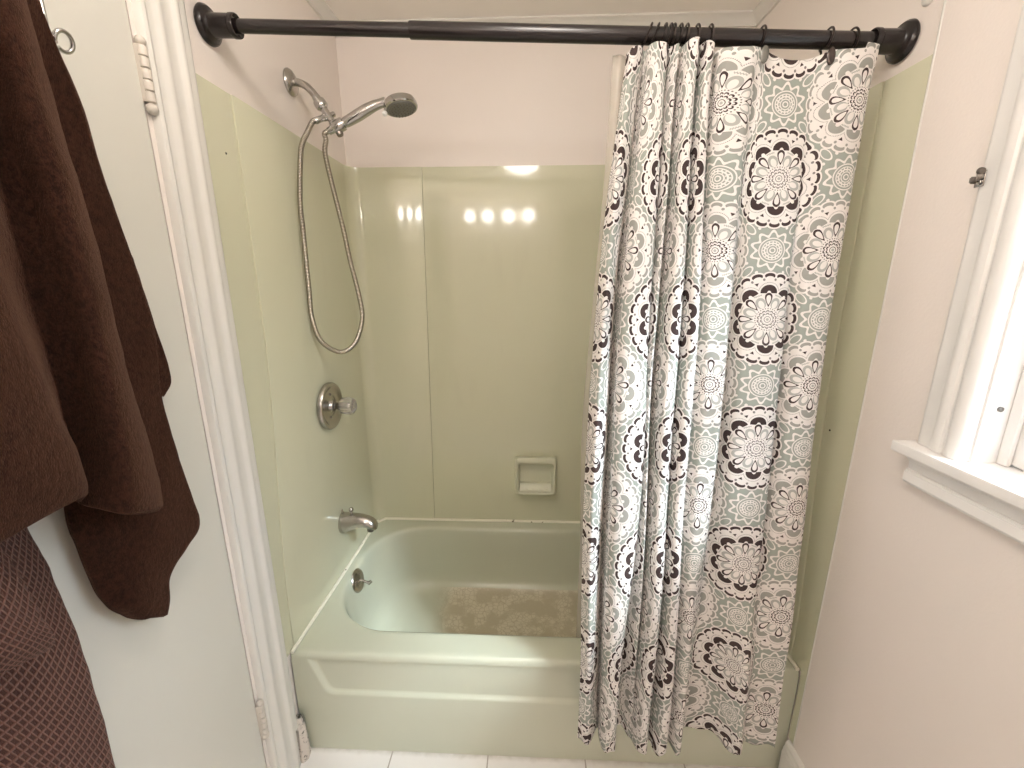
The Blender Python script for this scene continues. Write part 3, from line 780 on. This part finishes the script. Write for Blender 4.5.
# rings
RLAB = ['dark wire curtain ring, leftmost of the bunched rings on bronze rod', 'dark wire curtain ring, second from left end of ring bunch on rod', 'dark wire curtain ring, third from left end of ring bunch on rod',
 'dark wire curtain ring, fourth from left end of ring bunch on rod', 'dark wire curtain ring, fifth from left end of ring bunch on rod', 'dark wire curtain ring, sixth from left end of ring bunch on rod',
 'dark wire curtain ring, seventh from left end of ring bunch on rod', 'dark wire curtain ring just left of the first wide flat curtain panel', 'dark wire curtain ring at the left edge of first wide flat curtain panel',
 'dark wire curtain ring with pale grey oval bead, mid curtain', 'dark wire curtain ring with dark brown oval bead, right part of curtain', 'dark wire curtain ring at right end of curtain, near the right flange']
M['bead_dark'], _ = mat('brown_bead', (.06, .042, .035), .2, .2)
for (x, dx, bd), lab in zip(RINGS, RLAB):
    c_ = rod(x)
    r_ = thing('curtain_ring', lab, 'curtain ring', tuple(c_), 'curtain rings on the rod')
    pts = []
    for k in range(25):
        a = math.radians(-60 + 300*k/24)
        pts.append((0, -math.cos(a)*.0205, math.sin(a)*.0205))
    # angle -60..240 measured from the room side, over the top, down behind
    pts = [(dx*max(0, (.020 - p[2]))/.075, p[1], p[2] + (.001)) for p in pts]
    tail = [(dx*.75, .0, -.044), (dx, -.004, -.056), (dx, -.022, -.060), (dx*.9, -.034, -.050), (dx*.75, -.030, -.036)] if bd else [(dx*.75, .0, -.040), (dx, -.004, -.048)]
    path = catmull(pts + [(dx*.55, .006, -.030)] + tail, 3)
    m = MB(); m.tube([c_ + Vector(p) for p in path], .0023, 8)
    m.build('wire', M['bronze_ring'], r_)
    bz = MB(); n = 18; rgs = []
    bc = c_ + (Vector((dx, -.037, -.046)) if bd else Vector((dx, -.006, -.050)))
    for s_, t_ in ((.1,-.0035), (.75,-.003), (1,-.001), (1,.001), (.75,.003), (.1,.0035)):
        rgs.append([(bc.x + math.cos(2*PI*k/n)*(.0085 if bd else .005)*s_, bc.y + t_, bc.z + math.sin(2*PI*k/n)*(.0165 if bd else .008)*s_) for k in range(n)])
    bz.loft(rgs); bz.build('oval_bead', M['bead'] if bd == 1 else M['bead_dark'], r_)

# ------------------------------------------------------------------ small fittings on the right wall
br = thing('curtain_bracket', 'small metal sash curtain bracket screwed to the window casing', 'bracket', (1.498, -.957, 1.645))
B0 = Vector((1.4965, -.962, 1.643))
m = MB(); m.box(B0 + Vector((-.002,-.006,-.016)), B0 + Vector((0,.010,.010))); pl = m.build('plate', M['nickel'], br, bevel=.0008)
m = MB(); m.box(B0 + Vector((-.011,.007,-.010)), B0 + Vector((-.001,.009,.002))); m.box(B0 + Vector((-.013,-.003,-.008)), B0 + Vector((-.011,.009,.000)))
m.lathe([(.005,-.004), (.0055,-.001), (.0055,.003), (.004,.003), (.004,-.002)], B0 + Vector((-.007,-.002,.009)), (0,1,.3), 16, (True, True))
m.build('hook', M['darkmetal'], br, bevel=.0007)
m = MB(); m.lathe([(.0048,0), (.0048,.002), (.002,.0035)], B0 + Vector((-.003,.002,-.009)), (-1,0,0), 12); m.build('screw', M['chrome'], br)
m = MB(); m.lathe([(.0135,0), (.0135,.004), (.011,.007), (.004,.0085), (.001,.0086)], (W, -.742, 2.022), (-1,0,0), 24)
tag(m.build('wall_cap', M['trim']), 'small round painted wall cap above right rod flange', 'cap')

# crumbled plaster at the foot of the casing
rnd = random.Random(3); m = MB(); rings = []
for k, z in enumerate([0, .013, .033, .055, .078, .10, .122, .144, .160]):
    s_ = [1.1,1.05,1.0,.98,.95,.9,.85,.7,.4][k]; rg = []
    for i in range(16):
        a = 2*PI*i/16; j = 1 + rnd.uniform(-.16, .16)
        rg.append((max(.0008, .015 + math.cos(a)*.019*s_*j), -.781 + math.sin(a)*.020*s_*j, z + rnd.uniform(-.003,.003)*(k > 0)))
    rings.append(rg)
m.loft(rings)
tag(m.build('broken_plaster', M['plaster'], angle=25), 'crumbling stained plaster lump at foot of door casing beside tub', 'plaster')

# ------------------------------------------------------------------ hooks, towel and robe on the door
hk = thing('wire_hook', 'chrome wire coat hook on the white door beside brown towel', 'hook', (.002, -1.11, 1.86))
m = MB(); m.tube(catmull([(.006,-1.088,1.955), (.014,-1.090,1.92), (.026,-1.096,1.880), (.030,-1.1005,1.855), (.031,-1.1015,1.838), (.033,-1.104,1.820), (.037,-1.112,1.803), (.043,-1.122,1.797)], 8), .0034, 12)
m.build('stem', M['chrome'], hk)
c0 = Vector((.040, -1.089, 1.812))
loop = []
for k in range(21):
    a = math.radians(205 - 330*k/20)
    loop.append(c0 + Vector((.004*math.sin(a), math.cos(a)*.0125, math.sin(a)*.0125)))
m = MB(); m.tube([(.040,-1.119,1.798), (.040,-1.108,1.802)] + [tuple(p) for p in loop], .0030, 12); m.build('curl', M['chrome'], hk)
m = MB(); m.box((.0012,-1.098,1.915), (.006,-1.078,1.975)); m.build('plate', M['chrome'], hk, bevel=.002)
def sheet(m, rows, th, sub=7, wr=.0, seed=0):
    R_ = [catmull(r, sub) for r in rows]; C_ = len(R_[0])
    cols = [catmull([R_[r][c] for r in range(len(R_))], sub) for c in range(C_)]
    NRr = len(cols[0])
    G = [[Vector(cols[c][r]) for c in range(C_)] for r in range(NRr)]
    UV_ = []; mr = NRr//2
    ua = [0.]
    for c in range(1, C_): ua.append(ua[-1] + (G[mr][c]-G[mr][c-1]).length)
    va = [0.]; mc = C_//2
    for r in range(1, NRr): va.append(va[-1] + (G[r][mc]-G[r-1][mc]).length)
    Nn = []
    for r in range(NRr):
        row = []
        for c in range(C_):
            a = G[r][min(c+1,C_-1)] - G[r][max(c-1,0)]; b_ = G[min(r+1,NRr-1)][c] - G[max(r-1,0)][c]
            n = a.cross(b_); n = n.normalized() if n.length > 1e-9 else Vector((1,0,0))
            row.append(n)
        Nn.append(row)
    if sum(n.x for r in Nn for n in r) < 0: Nn = [[-n for n in r] for r in Nn]
    F = []; Bk = []
    for r in range(NRr):
        fr = []; bk = []
        for c in range(C_):
            p = G[r][c]; n = Nn[r][c]
            w = (noise.noise(p*14. + Vector((seed,0,0))) * 1.0 + noise.noise(p*40. + Vector((seed,5,0))) * .4) * wr
            fr.append(p + n*(th/2 + w)); bk.append(p - n*(th/2 - w))
        F.append(fr); Bk.append(bk)
    o = len(m.v); uvl = [(ua[c], va[r]) for r in range(NRr) for c in range(C_)]
    vs = [p for r in F for p in r] + [p for r in Bk for p in r]; K = NRr*C_; fs = []
    for r in range(NRr-1):
        for c in range(C_-1):
            a = r*C_+c; fs.append((a, a+1, a+C_+1, a+C_)); fs.append((K+a, K+a+C_, K+a+C_+1, K+a+1))
    # rounded edge: a middle vertex row pushed outwards
    per = [(0,c) for c in range(C_)] + [(r,C_-1) for r in range(1,NRr)] + [(NRr-1,c) for c in range(C_-2,-1,-1)] + [(r,0) for r in range(NRr-2,0,-1)]
    mids = []
    for (r,c) in per:
        inn = G[min(max(r,1),NRr-2)][min(max(c,1),C_-2)]; d = G[r][c] - inn
        d = d.normalized()*th*.5 if d.length > 1e-9 else Vector((0,0,0))
        mids.append((F[r][c] + Bk[r][c])/2 + d); uvl2 = (ua[c], va[r])
    base = len(vs); vs += mids; uvall = uvl + uvl + [(ua[c], va[r]) for r,c in per]
    for k in range(len(per)):
        k2 = (k+1) % len(per); (r,c), (r2,c2) = per[k], per[k2]
        a, b_ = r*C_+c, r2*C_+c2
        fs.append((a, b_, base+k2, base+k)); fs.append((base+k, base+k2, K+b_, K+a))
    m.add(vs, fs, uvall)
TOWEL = [(0.012, [[(0.05,-1.2747,1.8379), (0.09,-1.2724,1.8382), (0.1,-1.2586,1.8476), (0.07,-1.2191,1.876), (0.09,-1.2191,1.8753), (0.1,-1.2123,1.8798), (0.09,-1.1922,1.8941), (0.05,-1.1518,1.9234)],
  [(0.04,-1.2963,1.7492), (0.11,-1.3087,1.7407), (0.12,-1.2917,1.7497), (0.08,-1.2407,1.7787), (0.1,-1.2325,1.7828), (0.12,-1.229,1.7842), (0.1,-1.196,1.8029), (0.05,-1.1546,1.8268)],
  [(0.12,-1.3793,1.6269), (0.13,-1.3458,1.6392), (0.13,-1.3146,1.6508), (0.08,-1.2521,1.675), (0.1,-1.238,1.6799), (0.13,-1.2348,1.6805), (0.105,-1.1938,1.6963), (0.05,-1.1515,1.7129)],
  [(0.12,-1.3998,1.5408), (0.15,-1.3747,1.5449), (0.14,-1.3292,1.5531), (0.08,-1.2591,1.566), (0.1,-1.2383,1.5695), (0.135,-1.2322,1.5703), (0.105,-1.182,1.5794), (0.05,-1.1425,1.5869)],
  [(0.12,-1.4203,1.4544), (0.16,-1.3964,1.4535), (0.15,-1.3424,1.4513), (0.08,-1.2593,1.4479), (0.11,-1.2391,1.4471), (0.14,-1.2312,1.4467), (0.11,-1.1807,1.4447), (0.05,-1.1398,1.443)],
  [(0.12,-1.4408,1.3679), (0.17,-1.4181,1.3619), (0.155,-1.3304,1.3369), (0.08,-1.2561,1.3151), (0.11,-1.2378,1.3102), (0.145,-1.2378,1.3106), (0.11,-1.1784,1.2934), (0.05,-1.14,1.2819)],
  [(0.12,-1.4552,1.3071), (0.17,-1.427,1.2947), (0.15,-1.3135,1.241), (0.08,-1.2524,1.2109), (0.11,-1.2513,1.211), (0.15,-1.2431,1.2078), (0.11,-1.1664,1.1709), (0.05,-1.1302,1.1528)],
  [(0.12,-1.4821,1.1941), (0.16,-1.4421,1.2011), (0.14,-1.308,1.2005), (0.08,-1.2549,1.1653), (0.11,-1.2589,1.1604), (0.145,-1.2493,1.146), (0.11,-1.1701,1.106), (0.06,-1.1412,1.1017)]]),
 (0.011, [[(0.058,-1.1959,1.8638), (0.06,-1.1635,1.8847), (0.06,-1.145,1.8967)],
  [(0.055,-1.1988,1.8024), (0.058,-1.1668,1.8199), (0.058,-1.1349,1.8375)],
  [(0.03,-1.1836,1.7013), (0.04,-1.1285,1.7217), (0.05,-1.1,1.7321)],
  [(0.03,-1.1872,1.5918), (0.045,-1.127,1.6035), (0.05,-1.0845,1.6119)],
  [(0.03,-1.188,1.4867), (0.045,-1.1165,1.4886), (0.05,-1.0628,1.49)],
  [(0.03,-1.195,1.4026), (0.045,-1.109,1.3931), (0.05,-1.0518,1.3868)],
  [(0.03,-1.204,1.3075), (0.05,-1.1266,1.2868), (0.05,-1.0644,1.27)],
  [(0.03,-1.2211,1.2115), (0.05,-1.1348,1.1736), (0.05,-1.0549,1.1381)],
  [(0.03,-1.2343,1.1193), (0.05,-1.1414,1.0627), (0.045,-1.0319,0.9952)],
  [(0.03,-1.2317,1.0745), (0.05,-1.1599,1.0255), (0.045,-1.068,0.9619)],
  [(0.03,-1.2269,1.017), (0.05,-1.1798,0.9807), (0.045,-1.1177,0.9319)],
  [(0.03,-1.2186,0.963), (0.05,-1.1908,0.9336), (0.045,-1.1322,0.8888)],
  [(0.03,-1.1893,0.907), (0.045,-1.1727,0.8881), (0.04,-1.1372,0.8619)]]),
 (0.01, [[(0.018,-1.0586,1.5149), (0.02,-1.0479,1.5155), (0.022,-1.0368,1.5162)],
  [(0.018,-1.0581,1.4397), (0.022,-1.0433,1.4391), (0.024,-1.0277,1.4385)],
  [(0.018,-1.0538,1.3509), (0.024,-1.0363,1.3482), (0.026,-1.0156,1.3449)],
  [(0.018,-1.0507,1.2946), (0.024,-1.0326,1.2904), (0.026,-1.0112,1.2855)],
  [(0.018,-1.0478,1.2709), (0.024,-1.0415,1.2616), (0.026,-1.0282,1.2619)]])]
m = MB()
for i, s_ in enumerate(TOWEL): sheet(m, s_[1], s_[0], 8, .003, i*7)
tag(m.build('bath_towel', M['terry'], merge=False, angle=180), 'dark brown plush bath towel hanging in deep folds on the white door', 'towel')
ROBE = [(0.008, [[(0.012,-1.4359,1.3841), (0.03,-1.3862,1.3727), (0.012,-1.3105,1.355)],
  [(0.012,-1.4248,1.2961), (0.04,-1.3735,1.2732), (0.014,-1.2851,1.2323)],
  [(0.012,-1.4275,1.2599), (0.05,-1.3814,1.2351), (0.014,-1.2831,1.1796)],
  [(0.06,-1.4597,1.2136), (0.09,-1.407,1.1751), (0.04,-1.2884,1.0851)],
  [(0.06,-1.468,1.1787), (0.09,-1.4098,1.1292), (0.04,-1.2824,1.0169)],
  [(0.06,-1.4778,1.1375), (0.095,-1.4174,1.0772), (0.04,-1.2773,0.9318)],
  [(0.06,-1.487,1.0989), (0.1,-1.4276,1.0312), (0.04,-1.2767,0.8514)],
  [(0.06,-1.5045,1.0254), (0.1,-1.4385,0.9296), (0.04,-1.2778,0.687)],
  [(0.06,-1.5334,0.9037), (0.1,-1.461,0.7552), (0.04,-1.2948,0.4015)]]),
 (0.009, [[(0.065,-1.436,1.2763), (0.08,-1.4031,1.2593), (0.065,-1.3584,1.2354)],
  [(0.1,-1.4555,1.2309), (0.115,-1.4236,1.2093), (0.1,-1.3702,1.1721)],
  [(0.115,-1.4664,1.1978), (0.14,-1.4409,1.1779), (0.11,-1.3633,1.1138)],
  [(0.12,-1.4809,1.1498), (0.15,-1.4516,1.1313), (0.11,-1.3551,1.0481)],
  [(0.12,-1.4916,1.1048), (0.15,-1.4538,1.0896), (0.11,-1.3508,1.0176)],
  [(0.11,-1.4934,1.0714), (0.14,-1.4463,1.0576), (0.105,-1.3587,1.0099)]])]
m = MB()
for i, s_ in enumerate(ROBE): sheet(m, s_[1], s_[0], 8, .003, 40+i*7)
tag(m.build('waffle_towel', M['waffle'], merge=False, angle=180), 'reddish brown waffle weave towel hanging low on the door below plush towel', 'towel')

# ------------------------------------------------------------------ lamps and daylight
cl = thing('ceiling_light', 'round frosted glass ceiling lamp in front of the tub alcove', 'ceiling light', (.66, -1.30, ZC))
m = MB(); m.lathe([(.075,0), (.08,.006), (.078,.02), (.06,.024)], (.66,-1.30,ZC), (0,0,-1), 32); m.build('ceiling_base', M['nickel'], cl)
m = MB(); m.lathe([(.060,.022), (.100,.045), (.125,.085), (.125,.130), (.098,.175), (.050,.202), (.002,.208)], (.66,-1.30,ZC), (0,0,-1), 40); m.build('glass_shade', lamp_mat('lamp_glass', LAMP_COL, LAMP_C), cl)
vl = thing('vanity_light', 'wall bar with four round glowing bulbs above the vanity', 'wall light', (.42, YB, 2.05))
m = MB(); m.box((.06, YB+.0005, 2.04), (.78, YB+.03, 2.14)); m.build('bar', M['chrome'], vl, bevel=.006)
bulb_m = lamp_mat('bulb_glass', LAMP_COL, LAMP_V)
for i in range(4):
    m = MB(); x = .14 + .187*i
    m.lathe([(.017,.028), (.018,.042), (.030,.055), (.046,.075), (.050,.092), (.046,.110), (.030,.130), (.012,.139), (.001,.1405)], (x, YB, 2.09), (0,1,0), 24)
    m.build('bulb', bulb_m, vl)
w = bpy.data.worlds.new('sky'); sc.world = w; w.use_nodes = True; bg = w.node_tree.nodes['Background']
bg.inputs[1].default_value = SKY
E.nt = w.node_tree; tc = node('ShaderNodeTexCoord'); sx_ = node('ShaderNodeSeparateXYZ'); link(tc.outputs['Generated'], sx_.inputs[0])
ez = E(sx_.outputs[2])
link(cmix(sstep(ez, .10, .42), cmix(sstep(ez, -.05, .05), (.10, .10, .09), (.20, .22, .21)), (.72, .87, 1.0)), bg.inputs[0])
sl = bpy.data.lights.new('daylight', 'SUN'); sl.energy = SUN; sl.angle = math.radians(13); sl.color = (.80, .93, 1.0)
so = bpy.data.objects.new('daylight', sl); COL.objects.link(so); so.location = (3, -2.6, 3.2); so.rotation_euler = Vector((-1, .80, -1.05)).to_track_quat('-Z', 'Y').to_euler()
pl_ = bpy.data.lights.new('window_daylight', 'AREA'); pl_.shape = 'RECTANGLE'; pl_.size = .75; pl_.size_y = .9; pl_.energy = 1; pl_.cycles.is_portal = True
po = bpy.data.objects.new('window_daylight', pl_); COL.objects.link(po); po.location = (XO+.004, (WY0+WY1)/2, (WZ0+WZ1)/2); po.rotation_euler = (0, math.radians(90), 0)
po.rotation_euler = Vector((-1,0,0)).to_track_quat('-Z', 'Z').to_euler()

# ------------------------------------------------------------------ camera
cam = bpy.data.cameras.new('camera'); co = bpy.data.objects.new('camera', cam); COL.objects.link(co); sc.camera = co
cam.sensor_fit = 'HORIZONTAL'; cam.sensor_width = 36; cam.lens = 36 * 419.489 / 1024; cam.clip_start = .02
co.matrix_world = Matrix(((0.999138, -0.008372, 0.040649, 0.724073), (0.041476, 0.235758, -0.970926, -1.775701), (-0.001455, 0.971776, 0.235902, 1.468969), (0.000000, 0.000000, 0.000000, 1.000000)))
sc.view_settings.view_transform = 'Standard'; sc.view_settings.look = 'None'; sc.view_settings.gamma = 1
sc.view_settings.use_curve_mapping = False; sc.view_settings.exposure = EXPO
sc.cycles.max_bounces = 10; sc.cycles.diffuse_bounces = 6; sc.cycles.glossy_bounces = 5; sc.cycles.transmission_bounces = 8; sc.cycles.transparent_max_bounces = 12
sc.cycles.caustics_reflective = False; sc.cycles.caustics_refractive = False; sc.cycles.sample_clamp_indirect = 6
sc.cycles.use_denoising = True
